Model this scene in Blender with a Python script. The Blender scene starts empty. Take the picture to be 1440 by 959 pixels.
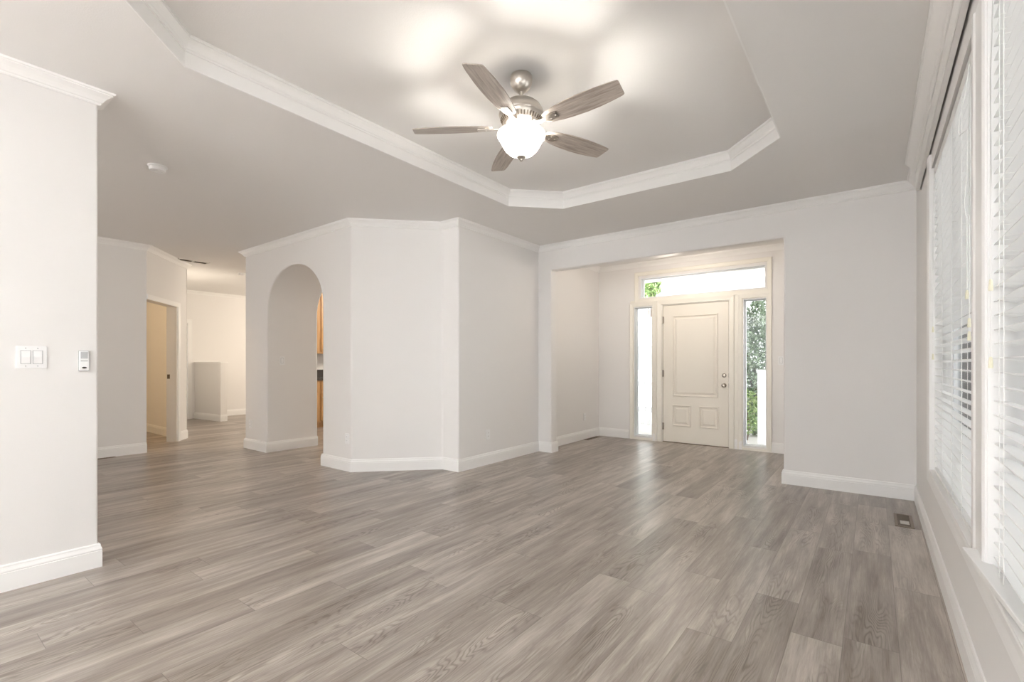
import bpy, bmesh, math, random
from mathutils import Vector, Matrix
PI = math.pi
rad = math.radians
sc = bpy.context.scene
col = sc.collection
random.seed(7)

# ------------------------------------------------------------------ camera, light, exposure
YAW, FPX, HORIZON, CAMZ = .6469, 672.94, 511.56, 1.175
cam = bpy.data.objects.new('camera', bpy.data.cameras.new('camera'))
col.objects.link(cam)
cam.location = (0, 0, CAMZ)
cam.rotation_euler = (PI/2, 0, YAW)
cam.data.sensor_width = 36
cam.data.lens = FPX/1440*36
cam.data.shift_y = (HORIZON-479.5)/1440
cam.data.clip_start = .02
sc.camera = cam

sc.view_settings.view_transform = 'Standard'
sc.view_settings.look = 'None'
sc.view_settings.gamma = 1
sc.view_settings.use_curve_mapping = False
sc.view_settings.exposure = 1.15
sc.cycles.use_denoising = True
sc.cycles.max_bounces = 10
sc.cycles.diffuse_bounces = 6
sc.cycles.glossy_bounces = 4
sc.cycles.transparent_max_bounces = 12
sc.cycles.sample_clamp_indirect = 6
sc.cycles.caustics_reflective = False
sc.cycles.caustics_refractive = False

w = bpy.data.worlds.new('overcast_sky')
sc.world = w
w.use_nodes = True
bg = w.node_tree.nodes['Background']
bg.inputs[0].default_value = (.96, .98, 1, 1)
bg.inputs[1].default_value = 1.7


def area(name, loc, rot, sx, sy, power, color, portal=False):
    l = bpy.data.lights.new(name, 'AREA')
    l.shape = 'RECTANGLE'; l.size = sx; l.size_y = sy; l.energy = power; l.color = color
    o = bpy.data.objects.new(name, l); col.objects.link(o)
    o.location = loc; o.rotation_euler = rot
    if portal: l.cycles.is_portal = True
    return o


def point(name, loc, power, color, r=.06):
    l = bpy.data.lights.new(name, 'POINT')
    l.energy = power; l.color = color; l.shadow_soft_size = r
    o = bpy.data.objects.new(name, l); col.objects.link(o); o.location = loc
    return o


DAY_FILL = (.93, .97, 1)
# added fill lights outside unseen rear and hall openings, tilted up to brighten ceilings
area('rear_fill', (-2.6, -3.75, 1.4), (rad(137), 0, PI), 1.7, 2.1, 235, DAY_FILL)
area('rear_fill', (-.7, -3.75, 1.4), (rad(137), 0, PI), 1.7, 2.1, 470, DAY_FILL)
area('hall_fill', (-5.7, -3.15, 1.4), (rad(125), 0, PI), 1.8, 2.0, 160, (1, .94, .87))
sun = bpy.data.objects.new('sun', bpy.data.lights.new('sun', 'SUN')); col.objects.link(sun)
sun.data.energy = 5.5; sun.data.angle = rad(2); sun.data.color = (1, .97, .93)
sun.rotation_euler = (rad(46), 0, 0)          # added so floor bounce lifts the ceiling; shines +y and down through rear openings
point('foyer_lamp', (-2.1, 6.1, 2.3), 9, (1, .88, .75), .12)
point('far_room_lamp', (-9.5, 6.9, 2.1), 40, (1, .88, .73), .2)
point('corridor_fill', (-9.5, 3.15, 1.9), 6, (1, .88, .73), .1)  # added light without a fixture, brightens the half wall and far wall
point('closet_lamp', (-9.2, .9, 2.45), 19, (1, .72, .42), .12)
point('kitchen_fill', (-6.6, 5.6, 2.5), 45, (1, .88, .72), .2)  # added unseen light to brighten the kitchen beyond the arch
# portals for the sky at the glazed openings
area('portal', (.47, 3.2, 1.5), (0, rad(90), PI), 2.05, 1.7, 1, (1, 1, 1), True)
area('portal', (.47, 1.35, 1.5), (0, rad(90), PI), 2.05, 1.7, 1, (1, 1, 1), True)
area('portal', (-2.0, 7.34, 1.3), (rad(-90), 0, 0), 2.0, 2.6, 1, (1, 1, 1), True)

# ------------------------------------------------------------------ materials
def new_mat(name):
    m = bpy.data.materials.new(name); m.use_nodes = True
    nt = m.node_tree
    return m, nt, nt.nodes['Principled BSDF']


def N(nt, t, **kw):
    n = nt.nodes.new(t)
    for k, v in kw.items(): setattr(n, k, v)
    return n


def math_node(nt, op, a, b=None, c=None):
    n = N(nt, 'ShaderNodeMath', operation=op)
    for i, x in enumerate((a, b, c)):
        if x is None: continue
        if isinstance(x, (int, float)): n.inputs[i].default_value = x
        else: nt.links.new(x, n.inputs[i])
    return n.outputs[0]


def simple(name, color, rough=.5, metal=0., bump=0., bscale=200., var=0., spec=.5, aniso=0):
    m, nt, b = new_mat(name)
    b.inputs['Base Color'].default_value = (*color, 1)
    b.inputs['Roughness'].default_value = rough
    b.inputs['Metallic'].default_value = metal
    b.inputs['Specular IOR Level'].default_value = spec
    tc = N(nt, 'ShaderNodeNewGeometry')
    if bump or var:
        no = N(nt, 'ShaderNodeTexNoise'); no.inputs['Scale'].default_value = bscale
        no.inputs['Detail'].default_value = 3
        nt.links.new(tc.outputs['Position'], no.inputs['Vector'])
        if bump:
            bp = N(nt, 'ShaderNodeBump'); bp.inputs['Strength'].default_value = bump
            bp.inputs['Distance'].default_value = .002
            nt.links.new(no.outputs['Fac'], bp.inputs['Height'])
            nt.links.new(bp.outputs['Normal'], b.inputs['Normal'])
        if var:
            mx = N(nt, 'ShaderNodeMix', data_type='RGBA')
            mx.inputs[6].default_value = (*[c*(1-var) for c in color], 1)
            mx.inputs[7].default_value = (*[min(1, c*(1+var)) for c in color], 1)
            nt.links.new(no.outputs['Fac'], mx.inputs[0])
            nt.links.new(mx.outputs[2], b.inputs['Base Color'])
    return m


def wood_mat(name, dark, light, scale=(1, 1, 1), rough=.5, s=8., obj_space=True, spec=.5):
    m, nt, b = new_mat(name)
    tc = N(nt, 'ShaderNodeTexCoord')
    mp = N(nt, 'ShaderNodeMapping'); mp.inputs['Scale'].default_value = scale
    nt.links.new(tc.outputs['Object'], mp.inputs[0])
    no = N(nt, 'ShaderNodeTexNoise'); no.inputs['Scale'].default_value = s
    no.inputs['Detail'].default_value = 6; no.inputs['Roughness'].default_value = .65
    nt.links.new(mp.outputs[0], no.inputs['Vector'])
    rp = N(nt, 'ShaderNodeValToRGB')
    rp.color_ramp.elements[0].position = .3; rp.color_ramp.elements[0].color = (*dark, 1)
    rp.color_ramp.elements[1].position = .7; rp.color_ramp.elements[1].color = (*light, 1)
    nt.links.new(no.outputs['Fac'], rp.inputs[0])
    nt.links.new(rp.outputs[0], b.inputs['Base Color'])
    b.inputs['Roughness'].default_value = rough
    b.inputs['Specular IOR Level'].default_value = spec
    return m


def floor_mat():
    m, nt, b = new_mat('grey_oak_planks')
    L = nt.links
    W_, LEN = .187, 1.22
    g = N(nt, 'ShaderNodeNewGeometry')
    sp = N(nt, 'ShaderNodeSeparateXYZ'); L.new(g.outputs['Position'], sp.inputs[0])
    x, y = sp.outputs[0], sp.outputs[1]
    xs = math_node(nt, 'DIVIDE', math_node(nt, 'ADD', x, 20*W_+.29), W_)
    row = math_node(nt, 'FLOOR', xs); fx = math_node(nt, 'FRACT', xs)
    wn = N(nt, 'ShaderNodeTexWhiteNoise', noise_dimensions='1D'); L.new(row, wn.inputs['W'])
    ys = math_node(nt, 'ADD', math_node(nt, 'DIVIDE', y, LEN), math_node(nt, 'MULTIPLY', wn.outputs[0], 9.37))
    coln = math_node(nt, 'FLOOR', ys); fy = math_node(nt, 'FRACT', ys)
    idv = N(nt, 'ShaderNodeCombineXYZ'); L.new(row, idv.inputs[0]); L.new(coln, idv.inputs[1])
    wid = N(nt, 'ShaderNodeTexWhiteNoise', noise_dimensions='3D'); L.new(idv.outputs[0], wid.inputs['Vector'])
    r1 = wid.outputs['Value']
    off = math_node(nt, 'MULTIPLY', r1, 37.0)
    # fine straight grain
    v1 = N(nt, 'ShaderNodeCombineXYZ')
    L.new(math_node(nt, 'MULTIPLY', x, 1.0), v1.inputs[0]); L.new(math_node(nt, 'MULTIPLY', y, .045), v1.inputs[1]); L.new(off, v1.inputs[2])
    n1 = N(nt, 'ShaderNodeTexNoise'); n1.inputs['Scale'].default_value = 130; n1.inputs['Detail'].default_value = 5
    n1.inputs['Roughness'].default_value = .7; L.new(v1.outputs[0], n1.inputs['Vector'])
    # cathedral rings: contour lines of a slow noise
    v2 = N(nt, 'ShaderNodeCombineXYZ')
    L.new(math_node(nt, 'MULTIPLY', x, 6.5), v2.inputs[0]); L.new(math_node(nt, 'MULTIPLY', y, .8), v2.inputs[1]); L.new(off, v2.inputs[2])
    n2 = N(nt, 'ShaderNodeTexNoise'); n2.inputs['Scale'].default_value = 1.25; n2.inputs['Detail'].default_value = 2.5
    n2.inputs['Roughness'].default_value = .45
    L.new(v2.outputs[0], n2.inputs['Vector'])
    rings = math_node(nt, 'SINE', math_node(nt, 'MULTIPLY', n2.outputs['Fac'], 190.0))
    rings = math_node(nt, 'MULTIPLY_ADD', rings, .5, .5)
    rings = math_node(nt, 'POWER', rings, 3.0)
    # long soft patches
    v3 = N(nt, 'ShaderNodeCombineXYZ')
    L.new(math_node(nt, 'MULTIPLY', x, 1.0), v3.inputs[0]); L.new(math_node(nt, 'MULTIPLY', y, .10), v3.inputs[1]); L.new(off, v3.inputs[2])
    n3 = N(nt, 'ShaderNodeTexNoise'); n3.inputs['Scale'].default_value = 17; n3.inputs['Detail'].default_value = 4
    L.new(v3.outputs[0], n3.inputs['Vector'])
    tone = math_node(nt, 'MULTIPLY_ADD', r1, .34, -.17)
    tone = math_node(nt, 'ADD', tone, math_node(nt, 'MULTIPLY_ADD', n1.outputs['Fac'], .85, -.425))
    tone = math_node(nt, 'ADD', tone, math_node(nt, 'MULTIPLY_ADD', n3.outputs['Fac'], 1.2, -.60))
    # rings show only where a slow mask and the middle of the board allow
    msk = N(nt, 'ShaderNodeTexNoise'); msk.inputs['Scale'].default_value = 2.2; msk.inputs['Detail'].default_value = 1
    v4 = N(nt, 'ShaderNodeCombineXYZ'); L.new(math_node(nt, 'MULTIPLY', x, 1.5), v4.inputs[0]); L.new(math_node(nt, 'MULTIPLY', y, .6), v4.inputs[1]); L.new(math_node(nt, 'ADD', off, 5.3), v4.inputs[2])
    L.new(v4.outputs[0], msk.inputs['Vector'])
    mm = N(nt, 'ShaderNodeMapRange'); mm.inputs[1].default_value = .48; mm.inputs[2].default_value = .62; L.new(msk.outputs['Fac'], mm.inputs[0])
    edge = math_node(nt, 'MULTIPLY', math_node(nt, 'MULTIPLY', fx, math_node(nt, 'SUBTRACT', 1.0, fx)), 4.0)
    edge = math_node(nt, 'POWER', edge, 1.5)
    tone = math_node(nt, 'SUBTRACT', tone, math_node(nt, 'MULTIPLY', math_node(nt, 'MULTIPLY', rings, .36), math_node(nt, 'MULTIPLY', mm.outputs[0], edge)))
    tone = math_node(nt, 'ADD', tone, .5)
    rp = N(nt, 'ShaderNodeValToRGB')
    e = rp.color_ramp.elements
    e[0].position = 0; e[0].color = (.125, .097, .077, 1)
    e[1].position = 1; e[1].color = (.54, .487, .437, 1)
    e2 = e.new(.5); e2.color = (.292, .252, .220, 1)
    L.new(tone, rp.inputs[0])
    # seams
    ex = math_node(nt, 'MINIMUM', fx, math_node(nt, 'SUBTRACT', 1.0, fx))
    ey = math_node(nt, 'MINIMUM', fy, math_node(nt, 'SUBTRACT', 1.0, fy))
    sx = math_node(nt, 'LESS_THAN', ex, .0065); sy = math_node(nt, 'LESS_THAN', ey, .0012)
    seam = math_node(nt, 'MAXIMUM', sx, sy)
    mx = N(nt, 'ShaderNodeMix', data_type='RGBA')
    L.new(math_node(nt, 'MULTIPLY', seam, .6), mx.inputs[0]); L.new(rp.outputs[0], mx.inputs[6]); mx.inputs[7].default_value = (.10, .08, .065, 1)
    L.new(mx.outputs[2], b.inputs['Base Color'])
    rr = math_node(nt, 'MULTIPLY_ADD', n1.outputs['Fac'], .16, .25)
    L.new(rr, b.inputs['Roughness'])
    b.inputs['Specular IOR Level'].default_value = .7
    h = math_node(nt, 'SUBTRACT', math_node(nt, 'MULTIPLY', n1.outputs['Fac'], .35), seam)
    bp = N(nt, 'ShaderNodeBump'); bp.inputs['Strength'].default_value = .25; bp.inputs['Distance'].default_value = .0012
    L.new(h, bp.inputs['Height']); L.new(bp.outputs['Normal'], b.inputs['Normal'])
    return m


def glass_mat():
    m = bpy.data.materials.new('window_glass'); m.use_nodes = True
    nt = m.node_tree; nt.nodes.clear()
    out = N(nt, 'ShaderNodeOutputMaterial'); mix = N(nt, 'ShaderNodeMixShader')
    tr = N(nt, 'ShaderNodeBsdfTransparent'); gl = N(nt, 'ShaderNodeBsdfGlossy')
    tr.inputs[0].default_value = (.97, .985, .98, 1)
    gl.inputs['Roughness'].default_value = .02
    fr = N(nt, 'ShaderNodeFresnel'); fr.inputs[0].default_value = 1.35
    nt.links.new(fr.outputs[0], mix.inputs[0]); nt.links.new(tr.outputs[0], mix.inputs[1]); nt.links.new(gl.outputs[0], mix.inputs[2])
    nt.links.new(mix.outputs[0], out.inputs[0])
    return m


M = dict(
    wall=simple('wall_paint', (.835, .822, .810), .6, bump=.12, bscale=260, spec=.3),
    ceil=simple('ceiling_paint', (.85, .838, .825), .8, bump=.35, bscale=140, spec=.2),
    trim=simple('trim_white_gloss', (.90, .895, .885), .32, bump=.02, bscale=60),
    door=simple('door_cream_paint', (.83, .79, .71), .38, bump=.03, bscale=80),
    frame=simple('entry_frame_paint', (.86, .835, .765), .35, bump=.02, bscale=60),
    vinyl=simple('white_vinyl', (.86, .88, .90), .3, bump=.01, bscale=60),
    slat=simple('blind_slat_white', (.90, .90, .895), .35, bump=.03, bscale=90),
    cord=simple('blind_cord_white', (.86, .86, .84), .7, bump=.05, bscale=900),
    tassel=simple('tassel_ivory', (.82, .79, .62), .35, var=.05, bscale=120),
    plastic=simple('switch_plastic', (.88, .88, .88), .3, bump=.01, bscale=60),
    greyplastic=simple('grey_display', (.42, .43, .44), .3, var=.03, bscale=90),
    dark=simple('dark_slot', (.03, .028, .025), .6, var=.1, bscale=50),
    bronze=simple('register_bronze', (.20, .16, .12), .42, .6, var=.15, bscale=70),
    lightmetal=simple('damper_metal', (.62, .60, .56), .35, .7, var=.05, bscale=70),
    nickel=simple('brushed_nickel', (.62, .58, .53), .28, 1., bump=.03, bscale=300),
    hardware=simple('door_hardware_nickel', (.30, .26, .22), .3, .9, var=.1, bscale=90),
    nickel_dark=simple('nickel_slot', (.16, .13, .10), .4, .8, var=.1, bscale=80),
    vent=simple('vent_paint', (.78, .76, .72), .5, bump=.02, bscale=60),
    kitchen_wood=wood_mat('maple_cabinet', (.40, .215, .085), (.60, .36, .16), (6, 6, .5), .38, 5),
    granite=simple('dark_granite', (.055, .04, .032), .2, var=.6, bscale=160),
    tile=simple('backsplash_tile', (.86, .86, .85), .25, var=.02, bscale=30),
    concrete=simple('porch_concrete', (.62, .59, .57), .8, var=.08, bscale=9, bump=.2),
    lawn=simple('grass_lawn', (.13, .22, .07), .9, var=.4, bscale=30),
    outwall=simple('stucco_white', (.80, .80, .80), .8, bump=.4, bscale=40),
    fence=simple('vinyl_fence', (.85, .86, .88), .35, bump=.01, bscale=60),
    petals=simple('pink_petals', (.80, .42, .55), .6, var=.2, bscale=40),
    housewindow=simple('far_window_shade', (.27, .285, .30), .5, var=.05, bscale=8),
    roof_blocker=simple('roof_blocker_board', (.5, .5, .5), .8, var=.1, bscale=10),
    floor=floor_mat(), glass=glass_mat(),
    blade=wood_mat('blade_grey_oak', (.25, .21, .18), (.54, .48, .43), (1, 14, 14), .38, 6),
)


def leaf_mat(name, a, b_):
    m, nt, b = new_mat(name)
    g = N(nt, 'ShaderNodeNewGeometry')
    rp = N(nt, 'ShaderNodeValToRGB')
    rp.color_ramp.elements[0].color = (*a, 1); rp.color_ramp.elements[1].color = (*b_, 1)
    nt.links.new(g.outputs['Random Per Island'], rp.inputs[0])
    nt.links.new(rp.outputs[0], b.inputs['Base Color'])
    b.inputs['Roughness'].default_value = .35
    return m


M['leaf_hedge'] = leaf_mat('leaves_grey_green', (.07, .13, .06), (.36, .46, .33))
M['leaf_bright'] = leaf_mat('leaves_fresh_green', (.11, .23, .06), (.42, .52, .22))
M['bark'] = wood_mat('bark', (.12, .09, .07), (.26, .20, .16), (4, 4, 1), .9, 12)

m, nt, b = new_mat('opal_glass_lit')
b.inputs['Base Color'].default_value = (.9, .88, .84, 1)
b.inputs['Roughness'].default_value = .25
b.inputs['Emission Color'].default_value = (1, .93, .84, 1)
b.inputs['Emission Strength'].default_value = 1.7
_n = N(nt, 'ShaderNodeTexNoise'); _n.inputs['Scale'].default_value = 9
_r = N(nt, 'ShaderNodeMapRange'); _r.inputs[3].default_value = 3.4; _r.inputs[4].default_value = 4.0
nt.links.new(_n.outputs['Fac'], _r.inputs[0]); nt.links.new(_r.outputs[0], b.inputs['Emission Strength'])
M['opal'] = m

# ------------------------------------------------------------------ mesh helpers
def link(name, bm, mat, parent=None, loc=(0, 0, 0), rot=None, smooth=False, bevel=0, seg=3, kind=None, label=None, cat=None, group=None):
    me = bpy.data.meshes.new(name)
    bmesh.ops.recalc_face_normals(bm, faces=bm.faces)
    bm.to_mesh(me); bm.free()
    me.materials.append(M[mat] if isinstance(mat, str) else mat)
    o = bpy.data.objects.new(name, me); col.objects.link(o)
    o.location = loc
    if rot: o.rotation_euler = rot
    if parent: o.parent = parent
    if smooth or bevel:
        for p in me.polygons: p.use_smooth = True
    if smooth and not bevel:
        me.set_sharp_from_angle(angle=rad(38))
    if bevel:
        md = o.modifiers.new('bevel', 'BEVEL'); md.width = bevel; md.segments = seg
        md.limit_method = 'ANGLE'; md.angle_limit = rad(30); md.harden_normals = True
    if kind: o['kind'] = kind
    if label: o['label'] = label
    if cat: o['category'] = cat
    if group: o['group'] = group
    return o


def empty(name, loc, label=None, cat=None, group=None, rz=0, kind=None):
    o = bpy.data.objects.new(name, None); col.objects.link(o)
    o.location = loc; o.rotation_euler = (0, 0, rz); o.empty_display_size = .1
    if label: o['label'] = label
    if cat: o['category'] = cat
    if group: o['group'] = group
    if kind: o['kind'] = kind
    return o


def box(bm, a, b, mat=None):
    x0, y0, z0 = a; x1, y1, z1 = b
    vs = [bm.verts.new(p) for p in ((x0, y0, z0), (x1, y0, z0), (x1, y1, z0), (x0, y1, z0), (x0, y0, z1), (x1, y0, z1), (x1, y1, z1), (x0, y1, z1))]
    if mat is not None:
        for v in vs: v.co = mat @ v.co
    for f in ((0, 3, 2, 1), (4, 5, 6, 7), (0, 1, 5, 4), (1, 2, 6, 5), (2, 3, 7, 6), (3, 0, 4, 7)):
        bm.faces.new([vs[i] for i in f])
    return vs


def boxes(*bs):
    bm = bmesh.new()
    for a, b in bs: box(bm, a, b)
    return bm


def prism(pts, fn, a, b, bm=None):
    """polygon pts extruded between a and b; fn(u, v, w) -> xyz"""
    bm = bm or bmesh.new()
    lo = [bm.verts.new(fn(u, v, a)) for u, v in pts]; hi = [bm.verts.new(fn(u, v, b)) for u, v in pts]
    bm.faces.new(lo[::-1]); bm.faces.new(hi)
    n = len(pts)
    for i in range(n): bm.faces.new((lo[i], lo[(i+1) % n], hi[(i+1) % n], hi[i]))
    return bm


XY = lambda u, v, w: (u, v, w)
XZ = lambda u, v, w: (u, w, v)
YZ = lambda u, v, w: (w, u, v)


def sweep(profile, path, closed=False, fn=XY, bm=None, cap=True):
    """profile points (offset to the left of the path, height); mitred at the corners"""
    bm = bm or bmesh.new()
    n = len(path)
    def nrm(p, q):
        dx, dy = q[0]-p[0], q[1]-p[1]; l = math.hypot(dx, dy); return (-dy/l, dx/l)
    rings = []
    for i, p in enumerate(path):
        if closed: n1, n2 = nrm(path[i-1], p), nrm(p, path[(i+1) % n])
        else:
            n1 = nrm(path[i-1], p) if i > 0 else nrm(p, path[i+1])
            n2 = nrm(p, path[i+1]) if i < n-1 else n1
        k = 1+n1[0]*n2[0]+n1[1]*n2[1]
        mx, my = (n1[0]+n2[0])/k, (n1[1]+n2[1])/k
        rings.append([bm.verts.new(fn(p[0]+mx*a, p[1]+my*a, h)) for a, h in profile])
    m_ = len(profile)
    for i in range(n if closed else n-1):
        r, s = rings[i], rings[(i+1) % n]
        for j in range(m_):
            bm.faces.new((r[j], r[(j+1) % m_], s[(j+1) % m_], s[j]))
    if not closed and cap:
        bm.faces.new(rings[0]); bm.faces.new(rings[-1][::-1])
    return bm


def lathe(bm, prof, n=48, c=(0, 0, 0)):
    rings = []
    for r, z in prof:
        if r < 1e-6: rings.append([bm.verts.new((c[0], c[1], c[2]+z))])
        else: rings.append([bm.verts.new((c[0]+r*math.cos(2*PI*i/n), c[1]+r*math.sin(2*PI*i/n), c[2]+z)) for i in range(n)])
    for a, b in zip(rings, rings[1:]):
        for i in range(n):
            j = (i+1) % n
            if len(a) == 1 and len(b) == 1: continue
            if len(a) == 1: bm.faces.new((a[0], b[i], b[j]))
            elif len(b) == 1: bm.faces.new((a[i], a[j], b[0]))
            else: bm.faces.new((a[i], a[j], b[j], b[i]))
    return bm


def tube(bm, pts, r, n=8):
    pts = [Vector(p) for p in pts]; rings = []
    for i, p in enumerate(pts):
        d = (pts[min(i+1, len(pts)-1)]-pts[max(i-1, 0)]).normalized()
        u = d.orthogonal().normalized()
        if rings:
            u = (pu - d*pu.dot(d)).normalized()
        pu = u
        v = d.cross(u)
        rings.append([bm.verts.new(p+(u*math.cos(2*PI*k/n)+v*math.sin(2*PI*k/n))*r) for k in range(n)])
    for a, b in zip(rings, rings[1:]):
        for k in range(n): bm.faces.new((a[k], a[(k+1) % n], b[(k+1) % n], b[k]))
    bm.faces.new(rings[0][::-1]); bm.faces.new(rings[-1])
    return bm


def rounded(pts, r, n=4):
    """round the corners of a closed polygon"""
    out = []
    k = len(pts)
    for i, p in enumerate(pts):
        p = Vector(p); a = (Vector(pts[i-1])-p); b = (Vector(pts[(i+1) % k])-p)
        rr = min(r, a.length*.49, b.length*.49)
        a = p+a.normalized()*rr; b = p+b.normalized()*rr
        for t in range(n+1):
            t /= n
            out.append(tuple(a*(1-t)**2+p*2*t*(1-t)+b*t*t))
    return out


# ------------------------------------------------------------------ the place: key lines
CH = 2.743                                   # ceiling height
XR, XL = .295, -3.585                        # right (window) wall, near left wall
YB = 5.36                                    # wall with the wide opening to the foyer
YF = 7.13                                    # foyer wall with the front door
S = 'structure'

# floor
bm = boxes(((-13, -4.2, -.12), (.445, 7.28, 0)), ((-13, 7.28, -.12), (-3.75, 9, 0)))
link('floor', bm, 'floor', kind=S)

# ceiling with the octagonal tray
TRAY = [(-2.902, .969), (-2.902, 3.779), (-2.502, 4.179), (-.92, 4.179), (-.51, 3.769), (-.51, .97), (-.92, .56), (-2.50, .56)]
TZ = 2.902
bm = bmesh.new()
outer = [bm.verts.new((x, y, CH)) for x, y in ((-13, -4.2), (.445, -4.2), (.445, 9), (-13, 9))]
inner = [bm.verts.new((x, y, CH)) for x, y in TRAY]
eds = [bm.edges.new((outer[i], outer[(i+1) % 4])) for i in range(4)]+[bm.edges.new((inner[i], inner[(i+1) % 8])) for i in range(8)]
bmesh.ops.triangle_fill(bm, edges=eds, use_beauty=True)
up = [bm.verts.new((x, y, TZ)) for x, y in TRAY]
for i in range(8): bm.faces.new((inner[i], inner[(i+1) % 8], up[(i+1) % 8], up[i]))
bm.faces.new(up)
link('ceiling', bm, 'ceil', kind=S)
link('roof_blocker', boxes(((-13.1, -4.3, 3.0), (.8, 9.1, 3.12))), 'roof_blocker', kind=S)  # unseen slab added above the ceiling to block light leaks

# tray trim: flat riser board with crown above
bm = sweep([(0, CH-.001), (.008, CH-.001), (.008, 2.822), (.014, 2.822), (.014, 2.832), (.019, 2.836), (.021, 2.846), (.031, 2.864), (.041, 2.876), (.045, 2.880), (.042, 2.888), (.045, 2.890), (.045, TZ-.0005), (0, TZ-.0005)],
           TRAY[::-1], closed=True)
link('trim_1', bm, 'trim', kind=S)

# walls
link('wall_left', prism(rounded([(-3.705, .767), (-3.705, -3.6), (XL, -3.6), (XL, .767)], .012), XY, 0, CH), 'wall', kind=S, smooth=True)
# right wall with the two blind windows and one behind the camera
def holed(us, vs, holes, fn, a, b):
    """wall of blocks between grid lines, leaving the holes open"""
    bm = bmesh.new(); eps = 1e-6
    for u0, u1 in zip(us, us[1:]):
        start = None
        spans = []
        for v0, v1 in zip(vs, vs[1:]):
            c = ((u0+u1)/2, (v0+v1)/2)
            if not any(h[0] < c[0] < h[1] and h[2] < c[1] < h[3] for h in holes):
                if spans and abs(spans[-1][1]-v0) < eps: spans[-1][1] = v1
                else: spans.append([v0, v1])
        for s0, s1 in spans: prism([(u0, s0), (u1, s0), (u1, s1), (u0, s1)], fn, a, b, bm)
    return bm
W1 = (2.40, 4.05, .50, 2.42); W2 = (.50, 2.17, .50, 2.42)
holes = [W1, W2]
link('wall_right', holed([-3.6, .50, 2.17, 2.40, 4.05, 5.5], [0, .5, 2.42, CH], holes, YZ, XR, XR+.15), 'wall', kind=S)
# rear wall with two window openings (behind the camera)
RH = [(-3.45, -1.75, .35, 2.45), (-1.55, .15, .35, 2.45)]
link('wall_rear', holed([-3.705, -3.45, -1.75, -1.55, .15, .445], [0, .35, 2.45, CH], RH, XZ, -3.75, -3.6), 'wall', kind=S)
link('wall_hall_rear', holed([-7.8, -6.6, -4.8, -3.705], [0, .4, 2.4, CH], [(-6.6, -4.8, .4, 2.4)], XZ, -3.15, -3.0), 'wall', kind=S)

# wall with the wide opening
U = [(-3.66, 0), (-3.40, 0), (-3.40, 2.412), (-.705, 2.412), (-.705, 0), (XR+.1, 0), (XR+.1, CH), (-3.66, CH)]
link('wall_back', prism(U, XZ, YB, YB+.14), 'wall', kind=S, bevel=.016, seg=3)

# angled wall block between arch and foyer
blk = [(-4.90, 3.1004), (-4.53, 3.1004), (-3.84, 3.80), (-3.60, 3.80), (-3.60, 7.28), (-3.75, 7.28), (-3.75, 3.96), (-4.90, 3.81)]
bm = prism(blk, XY, 0, CH)
link('wall_corner', bm, 'wall', kind=S, bevel=.018, seg=3)

# arch wall, 0.7 m deep
AX0, AX1, AS, AT = -6.405, -5.09, 1.87, 2.405
acx, arx = (AX0+AX1)/2, (AX1-AX0)/2
arc = [(acx+arx*math.cos(t), AS+(AT-AS)*math.sin(t)) for t in [PI*k/32 for k in range(33)]]
pts = [(-7.03, 0), (AX0, 0)] + arc[::-1] + [(AX1, 0), (-4.60, 0), (-4.60, CH), (-7.03, CH)]
link('wall_arch', prism(pts, XZ, 3.10, 3.82), 'wall', kind=S, bevel=.018, seg=3)

# left hall: near wall, angled door wall, corridor wall, far wall
A = Vector((-7.68, 2.14)); B = Vector((-8.67, 2.94)); D = (B-A).normalized(); NB = Vector((-D.y, D.x))
if NB.x > 0: NB = -NB
LW = (B-A).length
link('wall_hall', prism([(-7.68, 2.14), (-7.68, -3.0), (-7.80, -3.0), (-7.80, 2.1)], XY, 0, CH), 'wall', kind=S)
def aw(s, v, t):        # angled wall: distance along, height, depth behind
    p = A+D*s+NB*t
    return (p.x, p.y, v)
DJ = .93                # doorway runs from the hall corner to here
U = [(0, 2.05), (DJ, 2.05), (DJ, 0), (LW, 0), (LW, CH), (0, CH)]
link('wall_angled', prism(U, lambda u, v, w_: aw(u, v, w_), 0, .12), 'wall', kind=S)
link('wall_corridor', boxes(((-11.65, 2.82, 0), (-8.66, 2.94, CH))), 'wall', kind=S)
link('wall_far', holed([-1.2, 2.99, 3.965, 8.8], [0, 2.04, CH], [(2.99, 3.965, 0, 2.04)], YZ, -11.77, -11.65), 'wall', kind=S)
link('wall_far_rear', boxes(((-11.65, 8.6, 0), (-3.75, 8.75, CH))), 'wall', kind=S)
link('wall_closet', boxes(((-11.65, -1.2, 0), (-7.8, -1.08, CH))), 'wall', kind=S)
link('wall_kitchen', boxes(((-8.82, 4.35, 0), (-8.72, 8.6, CH))), 'tile', kind=S)

# foyer
FH = [(-2.88, -1.15, 2.195, 2.495), (-2.985, -2.70, .055, 2.055), (-2.545, -1.605, 0, 2.06), (-1.42, -1.14, .055, 2.055)]
link('wall_foyer', holed([-3.60, -2.985, -2.88, -2.70, -2.545, -1.605, -1.42, -1.15, -1.14, -.45], [0, .055, 2.055, 2.06, 2.195, 2.495, CH], FH, XZ, YF, YF+.15), 'wall', kind=S)
link('wall_foyer_right', boxes(((-.55, 5.5, 0), (-.43, 7.13, CH))), 'wall', kind=S)

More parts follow.
